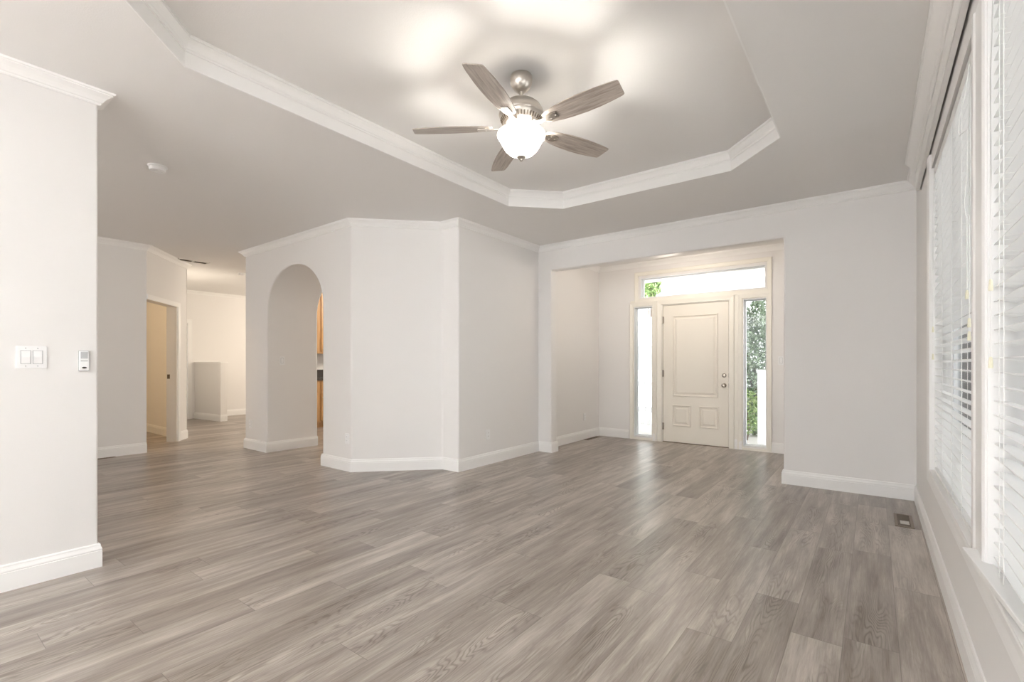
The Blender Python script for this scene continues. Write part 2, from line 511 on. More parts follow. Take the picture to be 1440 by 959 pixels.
# ------------------------------------------------------------------ crown and baseboard
CROWN = [(0, CH-.072), (.008, CH-.072), (.012, CH-.066), (.012, CH-.060), (.018, CH-.056), (.022, CH-.048), (.034, CH-.034), (.050, CH-.022),
         (.056, CH-.018), (.056, CH-.012), (.064, CH-.010), (.068, CH-.0005), (0, CH-.0005)]
BASE = [(0, 0), (.016, 0), (.016, .094), (.0135, .097), (.0155, .100), (.0155, .106), (.012, .116), (.0095, .124), (.0095, .130), (.006, .136), (0, .136)]
def crown(name, path): return link(name, sweep(CROWN, path), 'trim', kind=S)
def base(name, path): return link(name, sweep(BASE, path), 'trim', kind=S)
crown('trim_2', [(-3.705, -2.9), (-3.705, .767), (XL, .767), (XL, -3.6)])
crown('trim_3', [(XR, 4.84), (XR, YB), (-3.60, YB), (-3.60, 3.80), (-3.84, 3.80), (-4.53, 3.10), (-7.03, 3.10), (-7.03, 3.82)])
crown('trim_4', [(-11.65, 8.6), (-11.65, 2.94), (B.x, B.y), (A.x, A.y), (-7.68, -2.9)])
crown('trim_5', [(-.55, 5.5), (-.55, YF), (-3.60, YF), (-3.60, 5.50), (-.55, 5.5)][:4])
base('baseboard_left', [(-3.705, -2.9), (-3.705, .767), (XL, .767), (XL, -3.6)])
base('baseboard_right', [(XR, -3.6), (XR, YB), (-.705, YB), (-.705, YB+.14), (-.55, YB+.14)])
base('baseboard_center', [(-3.075, YF), (-3.60, YF), (-3.60, YB+.14), (-3.40, YB+.14), (-3.40, YB), (-3.60, YB), (-3.60, 3.80), (-3.84, 3.80), (-4.53, 3.10), (AX1, 3.10), (AX1, 3.82)])
base('baseboard_foyer', [(-.55, YF), (-1.078, YF)])
base('baseboard_arch', [(AX0, 3.82), (AX0, 3.10), (-7.03, 3.10), (-7.03, 3.82)])
e_ = A+D*(DJ+.075)
base('baseboard_corridor', [(-11.64, 2.94), (B.x, B.y), (e_.x, e_.y)])
base('baseboard_hall', [(-7.68, 2.14), (-7.68, -2.9)])
base('baseboard_far', [(-11.65, 8.6), (-11.65, 4.24)])
base('baseboard_closet', [(-8.80, 2.82), (-11.65, 2.82), (-11.65, -1.08)])
base('baseboard_sidelight', [(-2.625, YF-.004), (-2.688, YF-.004)])
base('baseboard_sidelight_right', [(-1.432, YF-.004), (-1.53, YF-.004)])

# ------------------------------------------------------------------ entry door, sidelights, transom
CAS = [(0, 0), (.0, .012), (.006, .016), (.020, .016), (.045, .020), (.058, .022), (.064, .018), (.064, 0)]
def casing(path, y, fn=None, wd=1.0, closed=False, bm=None):
    return sweep([(a*wd, h) for a, h in CAS], path, closed=closed, fn=fn or (lambda u, v, h: (u, y-h, v)), bm=bm)
def rect(x0, x1, z0, z1): return [(x0, z0), (x0, z1), (x1, z1), (x1, z0)]     # clockwise: left = outside
# casings
bm = casing(rect(-2.92, -1.13, 2.178, 2.535)[::1], YF, closed=True, wd=.9)
link('trim_6', bm, 'frame', kind=S)
bm = casing(rect(-2.995, -2.688, .03, 2.065), YF, closed=True, wd=.95)
casing(rect(-1.432, -1.135, .03, 2.065), YF, closed=True, wd=.95, bm=bm)
link('trim_7', bm, 'frame', kind=S)
bm = casing([(-2.552, 0), (-2.552, 2.062), (-1.598, 2.062), (-1.598, 0)], YF, wd=1.0)
link('trim_8', bm, 'frame', kind=S)
# infill panels between door and sidelights, and the board below the transom
link('trim_9', boxes(((-2.70, YF-.006, 0), (-2.55, YF+.002, 2.10)), ((-1.60, YF-.006, 0), (-1.42, YF+.002, 2.10)), ((-3.05, YF-.0055, 2.101), (-1.08, YF+.002, 2.16))), 'frame', kind=S)


def window(name, x0, x1, z0, z1, y0, y1, fn, fw=.028, mat='vinyl', gl=None, mull=None):
    """vinyl window set in an opening: frame ring (child) and pane (child)"""
    root = empty(name, fn((x0+x1)/2, z0, (y0+y1)/2), kind=S)
    inv = Vector(root.location)
    f = lambda u, v, h: tuple(Vector(fn(u, v, h))-inv)
    bm = bmesh.new()
    prism([(x0, z0), (x0+fw, z0), (x0+fw, z1), (x0, z1)], f, y0, y1, bm)
    prism([(x1-fw, z0), (x1, z0), (x1, z1), (x1-fw, z1)], f, y0, y1, bm)
    prism([(x0+fw, z0), (x1-fw, z0), (x1-fw, z0+fw), (x0+fw, z0+fw)], f, y0, y1, bm)
    prism([(x0+fw, z1-fw), (x1-fw, z1-fw), (x1-fw, z1), (x0+fw, z1)], f, y0, y1, bm)
    if mull:
        for mu in mull: prism([(mu-.025, z0+fw), (mu+.025, z0+fw), (mu+.025, z1-fw), (mu-.025, z1-fw)], f, y0, y1, bm)
    link('window_frame', bm, mat, root)
    ym = (y0+y1)/2
    link('window_pane', prism([(x0+fw*.8, z0+fw*.8), (x1-fw*.8, z0+fw*.8), (x1-fw*.8, z1-fw*.8), (x0+fw*.8, z1-fw*.8)], f, ym-.002, ym+.002), 'glass', root)
    return root
fXZ = lambda u, v, h: (u, h, v)
fYZ = lambda u, v, h: (h, u, v)
window('window_1', -2.985, -2.70, .055, 2.055, YF+.07, YF+.12, fXZ, .018)
window('window_2', -1.42, -1.14, .055, 2.055, YF+.07, YF+.12, fXZ, .018)
window('window_3', -2.88, -1.15, 2.195, 2.495, YF+.07, YF+.12, fXZ, .016)
# white jamb liners of those openings
bm = bmesh.new()
for x0, x1, z0, z1 in ((-2.985, -2.70, .055, 2.055), (-1.42, -1.14, .055, 2.055), (-2.88, -1.15, 2.195, 2.495)):
    t = .006
    box(bm, (x0, YF-.004, z0), (x0+t, YF+.07, z1)); box(bm, (x1-t, YF-.004, z0), (x1, YF+.07, z1))
    box(bm, (x0+t, YF-.004, z0), (x1-t, YF+.07, z0+t)); box(bm, (x0+t, YF-.004, z1-t), (x1-t, YF+.07, z1))
link('trim_10', bm, 'vinyl', kind=S)

door = empty('door_1', (-2.07, YF+.03, .0), kind=S)
dx0, dx1, dz0, dz1, dy = -2.536+2.07, -1.614+2.07, .012, 2.048, -.012
bm = boxes(((dx0, dy, dz0), (dx1, dy+.044, dz1)))
def dpanel(bm, x0, x1, z0, z1):
    prof = [(-.026, 0), (-.020, .0045), (-.012, .006), (-.006, .0045), (0, .0)]
    sweep([(0, 0), (.005, .010), (.013, .012), (.020, .006), (.026, 0)], [(x0, z0), (x0, z1), (x1, z1), (x1, z0)][::-1], closed=True, fn=lambda u, v, h: (u, dy-h, v), bm=bm)
    q = .040
    a = [(x0+q, z0+q), (x1-q, z0+q), (x1-q, z1-q), (x0+q, z1-q)]; q2 = .062
    b_ = [(x0+q2, z0+q2), (x1-q2, z0+q2), (x1-q2, z1-q2), (x0+q2, z1-q2)]
    va = [bm.verts.new((u, dy, v)) for u, v in a]; vb = [bm.verts.new((u, dy-.010, v)) for u, v in b_]
    for i in range(4): bm.faces.new((va[i], va[(i+1) % 4], vb[(i+1) % 4], vb[i]))
    bm.faces.new(vb)
for x0, x1, z0, z1 in ((-2.392, -1.750, .692, 1.89), (-2.396, -2.125, .248, .568), (-2.010, -1.742, .248, .565)):
    dpanel(bm, x0+2.07, x1+2.07, z0, z1)
link('door_slab', bm, 'door', door)
bm = boxes(((-.475, -.02, 0), (-.471, .07, 2.06)), ((.461, -.02, 0), (.465, .07, 2.06)), ((-.471, -.02, 2.052), (.461, .07, 2.06)))
link('door_jamb', bm, 'frame', door)
link('gap_shade', boxes(((-.4705, .012, .01), (-.466, .03, 2.048)), ((.456, .012, .01), (.4605, .03, 2.048)), ((-.4705, .012, 2.048), (.4605, .03, 2.0515))), 'dark', door, label='dark strip painted as gap shade')  # dark strips stand in for the shade in the gap around the door
link('threshold', boxes(((-.471, -.02, 0), (.461, .06, .010))), 'bronze', door)
def knob(zc, r, name, deep):
    bm = bmesh.new()
    lathe(bm, [(0, 0), (r*1.05, 0), (r*1.05, .006), (r*.8, .012), (r*.42, .016), (r*.42, deep*.45), (r*.75, deep*.55), (r*.95, deep*.75), (r*.85, deep*.93), (r*.5, deep), (0, deep)], 28)
    o = link(name, bm, 'hardware', door, (-1.67+2.07, dy, zc), (rad(90), 0, 0), smooth=True)
    return o
knob(1.011, .028, 'deadbolt', .03); knob(.872, .030, 'door_knob', .058)
bm = bmesh.new(); lathe(bm, [(0, 0), (.009, 0), (.009, .004), (.005, .006), (0, .006)], 16)
link('peephole', bm, 'nickel_dark', door, (-2.076+2.07, dy, 1.562), (rad(90), 0, 0), smooth=True)
for z in (1.835, 1.031, .237):
    bm = boxes(((-.478, -.024, z-.05), (-.452, dy-.0005, z+.05)))
    tube(bm, [(-.469, -.024, z-.052), (-.469, -.024, z+.052)], .006, 10)
    link('hinge', bm, 'hardware', door)
for z in (1.011, .872):
    link('strike_plate', boxes(((.4585, -.0215, z-.03), (.468, -.0195, z+.03))), 'hardware', door)

# ------------------------------------------------------------------ right wall windows, casings, blinds, valance
window('window_4', W1[0], W1[1], W1[2], W1[3], .395, .44, fYZ, .05, mull=[3.2])
window('window_5', W2[0], W2[1], W2[2], W2[3], .395, .44, fYZ, .05, mull=[1.35])
# casing: picture-frame around both openings; mull board between
bm = sweep([(0, 0), (0, .010), (.008, .014), (.03, .014), (.055, .018), (.072, .018), (.08, .012), (.08, 0)],
           [(4.05, 2.51), (4.05, .50), (.50, .50), (.50, 2.51)], closed=False, fn=lambda u, v, h: (XR-h, u, v))
bm2 = sweep([(-.03, 0), (-.03, .006), (-.02, .012), (.02, .012), (.03, .006), (.03, 0)], [(2.20, .50), (2.20, 2.42)], fn=lambda u, v, h: (XR-h, u, v), bm=bm)
sweep([(-.03, 0), (-.03, .006), (-.02, .012), (.02, .012), (.03, .006), (.03, 0)], [(2.37, .50), (2.37, 2.42)], fn=lambda u, v, h: (XR-h, u, v), bm=bm)
box(bm, (XR-.007, 2.20, .50), (XR, 2.37, 2.42))
link('trim_11', bm, 'trim', kind=S)
link('trim_12', boxes(((XR-.012, 2.40, .492), (.40, 4.05, .502)), ((XR-.012, .50, .492), (.40, 2.17, .502)),
     ((XR, 4.045, .502), (.40, 4.0505, 2.42)), ((XR, 2.1645, .502), (.40, 2.1705, 2.42)), ((XR, 2.3995, .502), (.40, 2.404, 2.42))), 'trim', kind=S)
# valance box with crown
vz0 = 2.515
bm = sweep([(0, vz0), (.012, vz0), (.022, vz0), (.022, CH-.001), (0, CH-.001)], [(.284, -1.0), (.284, 4.84)], fn=XY)
# crown on the valance face, returning at its end
VC = [(0, CH-.095), (.006, CH-.095), (.010, CH-.085), (.010, CH-.078), (.016, CH-.074), (.020, CH-.062), (.034, CH-.042), (.050, CH-.026), (.056, CH-.022), (.056, CH-.014), (.066, CH-.012), (.066, CH-.001), (0, CH-.001)]
sweep(VC, [(.262, -1.0), (.262, 4.84)], bm=bm)
sweep([(0, vz0), (0, vz0+.006), (.004, vz0+.012), (.004, vz0+.05), (0, vz0+.056)], [(.262, -1.0), (.262, 4.84)], bm=bm)
box(bm, (.284, 4.82, vz0), (XR, 4.84, CH-.073))
box(bm, (.284, -1.0, 2.585), (XR, 4.82, 2.60))
link('valance', bm, 'trim', label='long white window valance box with crown moulding above the blinds', cat='valance')


def blind(y0, y1, cords, label, tassels, skew=None, loop=None):
    yc = (y0+y1)/2
    root = empty('window_blind', (.332, yc, .5), label, 'window blind')
    h = (y1-y0)/2
    # headrail
    bm = boxes(((-.026, -h, 1.850), (.026, h, 1.855)), ((-.026, -h, 1.855), (-.022, h, 1.905)), ((.022, -h, 1.855), (.026, h, 1.905)))
    link('headrail', bm, 'slat', root)
    # slats: shallow curved strips
    bm = bmesh.new()
    z = .055; tilt = rad(-9)
    while z < 1.84:
        sec = []
        for k in range(5):
            t = -1+k*.5
            u = t*.025; v = .0028*(1-t*t)
            sec.append((u, v+.0013)); 
        lo = [(u, v-.0026) for u, v in sec]
        prof = sec+lo[::-1]
        c_, s_ = math.cos(tilt), math.sin(tilt)
        ya, yb = -h+.004, h-.004
        ra = [bm.verts.new((u*c_-v*s_, ya, z+u*s_+v*c_)) for u, v in prof]; rb = [bm.verts.new((u*c_-v*s_, yb, z+u*s_+v*c_)) for u, v in prof]
        n = len(prof)
        for i in range(n): bm.faces.new((ra[i], ra[(i+1) % n], rb[(i+1) % n], rb[i]))
        bm.faces.new(ra[::-1]); bm.faces.new(rb)
        z += .0453
    link('slats', bm, 'slat', root, smooth=True)
    # bottom rail
    bm = boxes(((-.026, -h+.003, -.009), (.026, h-.003, .009)))
    r = link('bottom_rail', bm, 'slat', root, bevel=.003, seg=2)
    if skew:
        r.location = skew[0]; r.rotation_euler = (0, 0, skew[1])
    else: r.location = (0, 0, .014)
    for yy in cords:
        bm = bmesh.new()
        tube(bm, [(-.0285, yy-yc, .02), (-.0285, yy-yc, 1.86)], .0012, 6)
        tube(bm, [(.0285, yy-yc, .02), (.0285, yy-yc, 1.86)], .0012, 6)
        z = .055
        while z < 1.84:
            tube(bm, [(-.0285, yy-yc, z-.002), (.0285, yy-yc, z-.008)], .0007, 4); z += .0453
        link('ladder_cord', bm, 'cord', root)
    for yy, zz, zt in tassels:
        bm = bmesh.new()
        x0 = -.036
        pts = [(x0+.006, yy-yc, 1.86), (x0, yy-yc+.004, 1.6), (x0, yy-yc-.004, 1.25), (x0, yy-yc, zz-.5+.02)]
        if loop and loop == zz:
            pts = [(x0+.006, yy-yc, 1.86), (x0, yy-yc, 1.80), (x0-.004, yy-yc+.02, 1.745), (x0-.012, yy-yc+.07, 1.70), (x0-.014, yy-yc+.11, 1.655), (x0-.012, yy-yc+.10, 1.62), (x0-.006, yy-yc+.03, 1.605),
                   (x0, yy-yc-.01, 1.60), (x0, yy-yc, 1.42), (x0-.004, yy-yc+.035, 1.34), (x0-.003, yy-yc+.04, 1.30), (x0, yy-yc+.005, 1.25), (x0, yy-yc, zz-.5+.02)]
        tube(bm, pts, .0016, 6)
        link('pull_cord', bm, 'cord', root)
        bm = bmesh.new()
        lathe(bm, [(0, .017), (.003, .017), (.0045, .012), (.0058, -.010), (.0062, -.016), (.0052, -.019), (0, -.019)], 14, (x0, yy-yc, zz-.5))
        link('tassel', bm, 'tassel', root, smooth=True, label='small ivory tassel')
    return root


blind(2.41, 4.035, [3.95, 3.55, 3.15, 2.82, 2.53], 'white slatted blind in the far window, next to the blank wall',
      [(2.60, 1.45, 0), (2.545, 1.335, 0), (2.545, 1.284, 0), (3.96, 1.39, 0), (3.96, 1.22, 0)], loop=1.45)
blind(.52, 2.155, [2.04, 1.98, 1.66, 1.0, .62], 'white slatted blind in the near window with its bottom rail swung out',
      [(2.12, 1.425, 0), (2.12, 1.18, 0)], skew=((.003, .16, .020), rad(4.2)))

# ------------------------------------------------------------------ ceiling fan
FX, FY = -1.687, 2.326
fan = empty('ceiling_fan', (FX, FY, TZ), 'brushed nickel ceiling fan with five grey wood blades and lit glass bowl', 'ceiling fan')
bm = bmesh.new(); lathe(bm, [(0, 0), (.062, 0), (.066, -.006), (.067, -.03), (.062, -.055), (.048, -.078), (.032, -.092), (.020, -.096), (.0, -.096)], 48)
canopy = link('canopy', bm, 'nickel', fan, smooth=True)
bm = bmesh.new(); lathe(bm, [(.011, -.09), (.011, -.17)], 20); link('downrod', bm, 'nickel', fan, smooth=True)
bm = bmesh.new(); lathe(bm, [(0, -.128), (.020, -.128), (.026, -.135), (.030, -.142), (.060, -.150), (.092, -.165), (.115, -.185), (.130, -.212), (.135, -.235), (.132, -.243), (.128, -.246),
                             (.124, -.262), (.108, -.288), (.092, -.300), (.086, -.304), (0, -.304)], 64)
motor = link('motor_housing', bm, 'nickel', fan, smooth=True)
# cooling slots round the lower cone
bm = bmesh.new()
for k in range(40):
    a = 2*PI*k/40
    Mx = Matrix.Rotation(a, 4, 'Z') @ Matrix.Translation((.1175, 0, -.2745)) @ Matrix.Rotation(rad(32), 4, 'Y')
    box(bm, (-.0015, -.003, -.0125), (.0025, .003, .0125), Mx)
link('cooling_slots', bm, 'nickel_dark', motor)
# light kit collar and bowl
bm = bmesh.new(); lathe(bm, [(0, -.302), (.060, -.302), (.064, -.310), (.064, -.340), (.078, -.346), (.080, -.354), (.0, -.354)], 40)
link('switch_housing', bm, 'nickel', fan, smooth=True)
bm = bmesh.new()
lathe(bm, [(.130, -0.343), (.138, -0.343), (.144, -0.351), (.144, -0.361), (.138, -0.373), (.128, -0.387), (.121, -0.401), (.113, -0.417), (.098, -0.441), (.076, -0.463), (.046, -0.478), (.020, -0.484), (0, -0.485)], 56)
link('lamp_shade', bm, 'opal', fan, smooth=True, label='lit white glass bowl')
bm = bmesh.new(); lathe(bm, [(0, -0.483), (.026, -0.483), (.028, -0.488), (.020, -0.496), (.012, -0.501), (.010, -0.507), (.005, -0.512), (0, -0.513)], 24)
link('finial', bm, 'nickel', fan, smooth=True)
point('fan_bulb', (FX, FY, TZ-.385), 42, (1, .95, .88), .04)

# blade outline (x = out from the hub, y = across), tip cut slightly oblique
side_a = [(.175, .030), (.20, .046), (.26, .058), (.34, .067), (.42, .071), (.50, .069), (.57, .063), (.625, .056)]
side_b = [(.648, -.056), (.60, -.063), (.50, -.069), (.42, -.070), (.34, -.066), (.26, -.057), (.20, -.045), (.175, -.030)]
outline = side_a+[(.645, .052), (.652, .046), (.664, -.044), (.660, -.053)]+side_b
def blade_bm():
    bm = bmesh.new()
    prism(outline, XY, -.003, .003, bm)
    return bm
for k in range(5):
    a = rad(-74.8+72*k)
    R_ = Matrix.Rotation(a, 4, 'Z')
    o = link('blade', blade_bm(), 'blade', fan, (0, 0, -.310), (0, 0, 0), bevel=.0015, seg=2)
    o.rotation_euler = (R_ @ Matrix.Rotation(rad(-12), 4, 'X')).to_euler()
    bm = bmesh.new()
    # blade iron: arm from motor to a small plate under the blade
    prism(rounded([(.09, -.016), (.175, -.012), (.20, -.026), (.265, -.022), (.265, .022), (.20, .026), (.175, .012), (.09, .016)], .008, 3), XY, -.010, -.004, bm)
    for sx, sy in ((.215, .012), (.215, -.012), (.250, 0)):
        lathe(bm, [(0, -.013), (.004, -.012), (.005, -.010)], 10, (sx, sy, 0))
    link('blade_iron', bm, 'nickel', o, smooth=True)

# ------------------------------------------------------------------ small fittings
def detector(x, y, label, r=.066):
    root = empty('smoke_detector', (x, y, CH), label, 'smoke detector')
    bm = bmesh.new(); lathe(bm, [(0, 0), (r, 0), (r, -.008), (r*.93, -.012), (0, -.012)], 40); link('base_ring', bm, 'plastic', root, smooth=True)
    bm = bmesh.new(); lathe(bm, [(0, -.012), (r*.86, -.012), (r*.86, -.028), (r*.78, -.038), (r*.5, -.042), (r*.48, -.038), (r*.3, -.038), (r*.28, -.043), (0, -.043)], 40)
    link('cover', bm, 'plastic', root, smooth=True)
detector(-4.535, 1.335, 'white round smoke detector on the ceiling near the left wall')
detector(-8.74, 3.80, 'small round smoke detector on the hallway ceiling beside the arch wall')


def fn_wall(origin, u, n):
    o = Vector(origin); u = Vector(u); n = Vector(n)
    return Matrix((( u.x, n.x, 0, o.x), (u.y, n.y, 0, o.y), (0, 0, 1, o.z), (0, 0, 0, 1)))


def switch_plate(name, origin, u, n, wd, hg, gangs, label, cat='light switch', kind_='rocker', group=None):
    """plate on a wall: u = along the wall, n = out of the wall"""
    root = empty(name, origin, label, cat, group)
    R_ = Matrix(((u[0], n[0], 0), (u[1], n[1], 0), (0, 0, 1)))
    root.rotation_euler = R_.to_euler() if R_.determinant() > 0 else (0, 0, 0)
    bm = prism(rounded([(-wd/2, -hg/2), (wd/2, -hg/2), (wd/2, hg/2), (-wd/2, hg/2)], .004, 2), XZ, 0, .006)
    link('plate', bm, 'plastic', root, bevel=.0015, seg=2)
    for g_ in range(gangs):
        c = (g_-(gangs-1)/2)*.046
        if kind_ == 'rocker':
            bm = bmesh.new()
            rec = [(-.0175, -.034), (.0175, -.034), (.0175, .034), (-.0175, .034)]
            sweep([(0, .0055), (0, .0075), (.002, .0075), (.002, .0055)], [(c+a, b_) for a, b_ in rec][::-1], closed=True, fn=XZ, bm=bm)
            link('rocker_frame', bm, 'greyplastic', root)
            pts = [(.006, -.033), (.008, -.033), (.0115, .0), (.007, .033), (.006, .033)]
            bm = bmesh.new()
            lo = [bm.verts.new((c-.0165, h, z)) for h, z in pts]; hi = [bm.verts.new((c+.0165, h, z)) for h, z in pts]
            bm.faces.new(lo); bm.faces.new(hi[::-1])
            for i in range(5): bm.faces.new((lo[i], lo[(i+1) % 5], hi[(i+1) % 5], hi[i]))
            link('rocker', bm, 'plastic', root)
        else:
            for z in (.02, -.02):
                bm = prism(rounded([(-.014, z-.014), (.014, z-.014), (.014, z+.014), (-.014, z+.014)], .006, 3), XZ, .0055, .009)
                r = link('receptacle', bm, 'plastic', root)
                bm = boxes(((-.007, .0088, z-.003), (-.005, .0094, z+.006)), ((.005, .0088, z-.003), (.007, .0094, z+.006)))
                link('slot', bm, 'dark', r)
        for z in (-hg/2+.012, hg/2-.012):
            bm = bmesh.new(); tube(bm, [(c, .005, z), (c, .0072, z)], .0028, 10)
            link('screw', bm, 'greyplastic' if kind_ == 'rocker' else 'plastic', root)
    return root


# on x-facing walls u must be (0,-1)/(0,1) so that (u, n) is right handed with z up: u x n = z
switch_plate('light_switch', (XL, .4925, 1.2105), (0, -1), (1, 0), .118, .119, 2, 'white double rocker light switch on the near left wall')
switch_plate('light_switch', (AX0, 3.30, 1.218), (0, -1), (1, 0), .07, .115, 1, 'single white light switch inside the arched opening')
switch_plate('light_switch', (-.965, YF, 1.218), (-1, 0), (0, -1), .07, .115, 1, 'single white light switch right of the front door')
switch_plate('wall_outlet', (-3.60, 4.297, .348), (0, -1), (1, 0), .07, .115, 1, 'white outlet low on the wall left of the foyer opening', 'outlet', 'outlet')
switch_plate('wall_outlet', (-4.604, 3.10, .355), (-1, 0), (0, -1), .07, .115, 1, 'white outlet low on the arch wall, beside its right corner', 'outlet', 'outlet')
switch_plate('wall_outlet', (-6.87, 3.10, .34), (-1, 0), (0, -1), .07, .115, 1, 'white outlet low on the arch wall, left of the arch', 'outlet', 'outlet')
switch_plate('wall_outlet', (-3.60, 6.645, .348), (0, -1), (1, 0), .07, .115, 1, 'white outlet low on the left side wall of the foyer', 'outlet', 'outlet')

# fan remote in its wall cradle
rem = empty('remote_control', (XL, .703, 1.193), 'small white remote control with grey screen at the end of the left wall', 'remote control')
rem.rotation_euler = (0, 0, -PI/2)
link('cradle', prism(rounded([(-.023, -.060), (.023, -.060), (.023, .058), (-.023, .058)], .005, 3), XZ, 0, .006), 'greyplastic', rem)
link('body', prism(rounded([(-.020, -.057), (.020, -.057), (.020, .056), (-.020, .056)], .004, 3), XZ, .006, .018), 'plastic', rem, bevel=.002, seg=2)
link('display', prism(rounded([(-.0155, .012), (.0155, .012), (.0155, .049), (-.0155, .049)], .002, 2), XZ, .0175, .0188), 'greyplastic', rem)
link('grip_line', boxes(((-.0155, .0175, -.004), (.0155, .0188, .001))), 'greyplastic', rem)
link('button', prism([(.0105*math.cos(t), -.040+.0048*math.sin(t)) for t in [2*PI*k/20 for k in range(20)]], XZ, .0175, .020), 'dark', rem)


# floor registers and ceiling vent
def register(x0, x1, y0, y1, label, solid=False):
    root = empty('floor_vent', ((x0+x1)/2, (y0+y1)/2, 0), label, 'floor vent')
    hx, hy = (x1-x0)/2, (y1-y0)/2
    bm = bmesh.new(); f = .018
    box(bm, (-hx, -hy, 0), (-hx+f, hy, .005)); box(bm, (hx-f, -hy, 0), (hx, hy, .005))
    box(bm, (-hx+f, -hy, 0), (hx-f, -hy+f, .005)); box(bm, (-hx+f, hy-f, 0), (hx-f, hy, .005))
    link('frame', bm, 'bronze', root)
    link('duct_shade', boxes(((-hx+f, -hy+f, .0004), (hx-f, hy-f, .0012))), 'dark', root)  # flat dark sheet stands in for the shade below the louvres
    bm = bmesh.new()
    n = int((2*hy-2*f)/.022)
    for i in range(n):
        yy = -hy+f+(i+.5)*(2*hy-2*f)/n
        box(bm, (-hx+f, yy-.003, .0012), (hx-f, yy+.003, .0042))
    link('louvre', bm, 'bronze', root)
    return root, hx, hy
r_, hx, hy = register(.125, .235, 4.44, 4.80, 'bronze floor vent near the window wall with a pale damper showing')
link('damper', boxes(((-.022, -.11, .0044), (.030, -.02, .0062))), 'lightmetal', r_, label='pale metal damper')
register(-3.58, -3.50, 6.58, 7.0, 'narrow dark floor vent along the left side of the foyer')
register(-7.655, -7.60, 1.50, 1.80, 'narrow dark floor vent under the hallway wall at left')

cv = empty('ceiling_vent', (-8.27, 2.885, CH), 'white ceiling air vent with two dark openings in the hallway', 'ceiling vent')
link('frame', boxes(((-.085, -.21, -.012), (-.055, .21, -.0005)), ((.055, -.21, -.012), (.085, .21, -.0005)), ((-.055, -.21, -.012), (.055, -.185, -.0005)), ((-.055, .185, -.012), (.055, .21, -.0005)), ((-.055, -.012, -.012), (.055, .012, -.0005))), 'vent', cv)
link('duct_shade', boxes(((-.055, -.185, -.002), (.055, .185, -.0005))), 'dark', cv)  # dark plate painted in place of the shaded hollow behind the vent
bm = bmesh.new()
for i in range(3):
    xx = -.033+i*.033
    Mx = Matrix.Translation((xx, 0, -.007)) @ Matrix.Rotation(rad(40), 4, 'Y')
    box(bm, (-.006, -.185, -.0008), (.006, -.012, .0008), Mx); box(bm, (-.006, .012, -.0008), (.006, .185, .0008), Mx)
link('louvre', bm, 'bronze', cv)

# ------------------------------------------------------------------ hall doorway, far door, half wall
bm = bmesh.new()
# casing on the hall side: header and right leg
def aw2(u, v, h): return aw(u, v, -h)
sweep([(0, 0), (0, .012), (.010, .016), (.05, .018), (.068, .020), (.07, 0)], [(0.0, 2.03), (DJ, 2.03), (DJ, 0)], fn=aw2, bm=bm)
# jamb
prism([(DJ-.02, 0), (DJ, 0), (DJ, 2.03), (DJ-.02, 2.03)], aw, -.002, .135, bm)
prism([(.0, 2.03), (DJ, 2.03), (DJ, 2.05), (.0, 2.05)], aw, -.002, .135, bm)
link('trim_13', bm, 'trim', kind=S)
link('trim_14', prism([(DJ-.024, .95), (DJ-.0195, .95), (DJ-.0195, 1.015), (DJ-.024, 1.015)], aw, .09, .125), 'bronze', kind=S)
# far door with casing
bm = sweep([(0, 0), (0, .012), (.010, .016), (.06, .018), (.08, .020), (.085, 0)], [(3.965, 0), (3.965, 2.04), (2.99, 2.04), (2.99, 0)][::-1], fn=lambda u, v, h: (-11.65+h, u, v))
link('trim_15', bm, 'trim', kind=S)
d2 = empty('door_2', (-11.68, 3.475, 0), kind=S)
link('door_slab', boxes(((-.045, -.475, .01), (-.005, .470, 2.03))), 'frame', d2)
link('hinge', boxes(((-.006, .452, 1.0), (.004, .468, 1.08)),), 'bronze', d2)
bm = bmesh.new(); lathe(bm, [(0, 0), (.026, 0), (.026, .006), (.012, .012), (.012, .03), (.025, .045), (.02, .06), (0, .062)], 20)
link('door_knob', bm, 'bronze', d2, (-.005, .40, .92), (0, rad(90), 0), smooth=True)

# half wall with cap and end post
hw = Vector((-11.65, 4.10)); he = Vector((-10.60, 4.20)); hd = (he-hw).normalized(); hn = Vector((-hd.y, hd.x))
def hwf(u, v, z_): p = hw+hd*u+hn*v; return (p.x, p.y, z_)
HL = (he-hw).length
bm = prism([(0, 0), (HL, 0), (HL, .11), (0, .11)], hwf, 0, 1.19)
prism([(HL-.11, -.008), (HL+.008, -.008), (HL+.008, .118), (HL-.11, .118)], hwf, .136, 1.19, bm)
link('wall_half', bm, 'wall', kind=S)
link('trim_16', prism([(0, -.022), (HL+.024, -.022), (HL+.024, .132), (0, .132)], hwf, 1.19, 1.215), 'trim', kind=S)
q0 = hw; q1 = he; q2 = he+hn*.11; q3 = hw+hn*.11
base('baseboard_half', [tuple(q3), tuple(q2), tuple(q1), tuple(q0)])

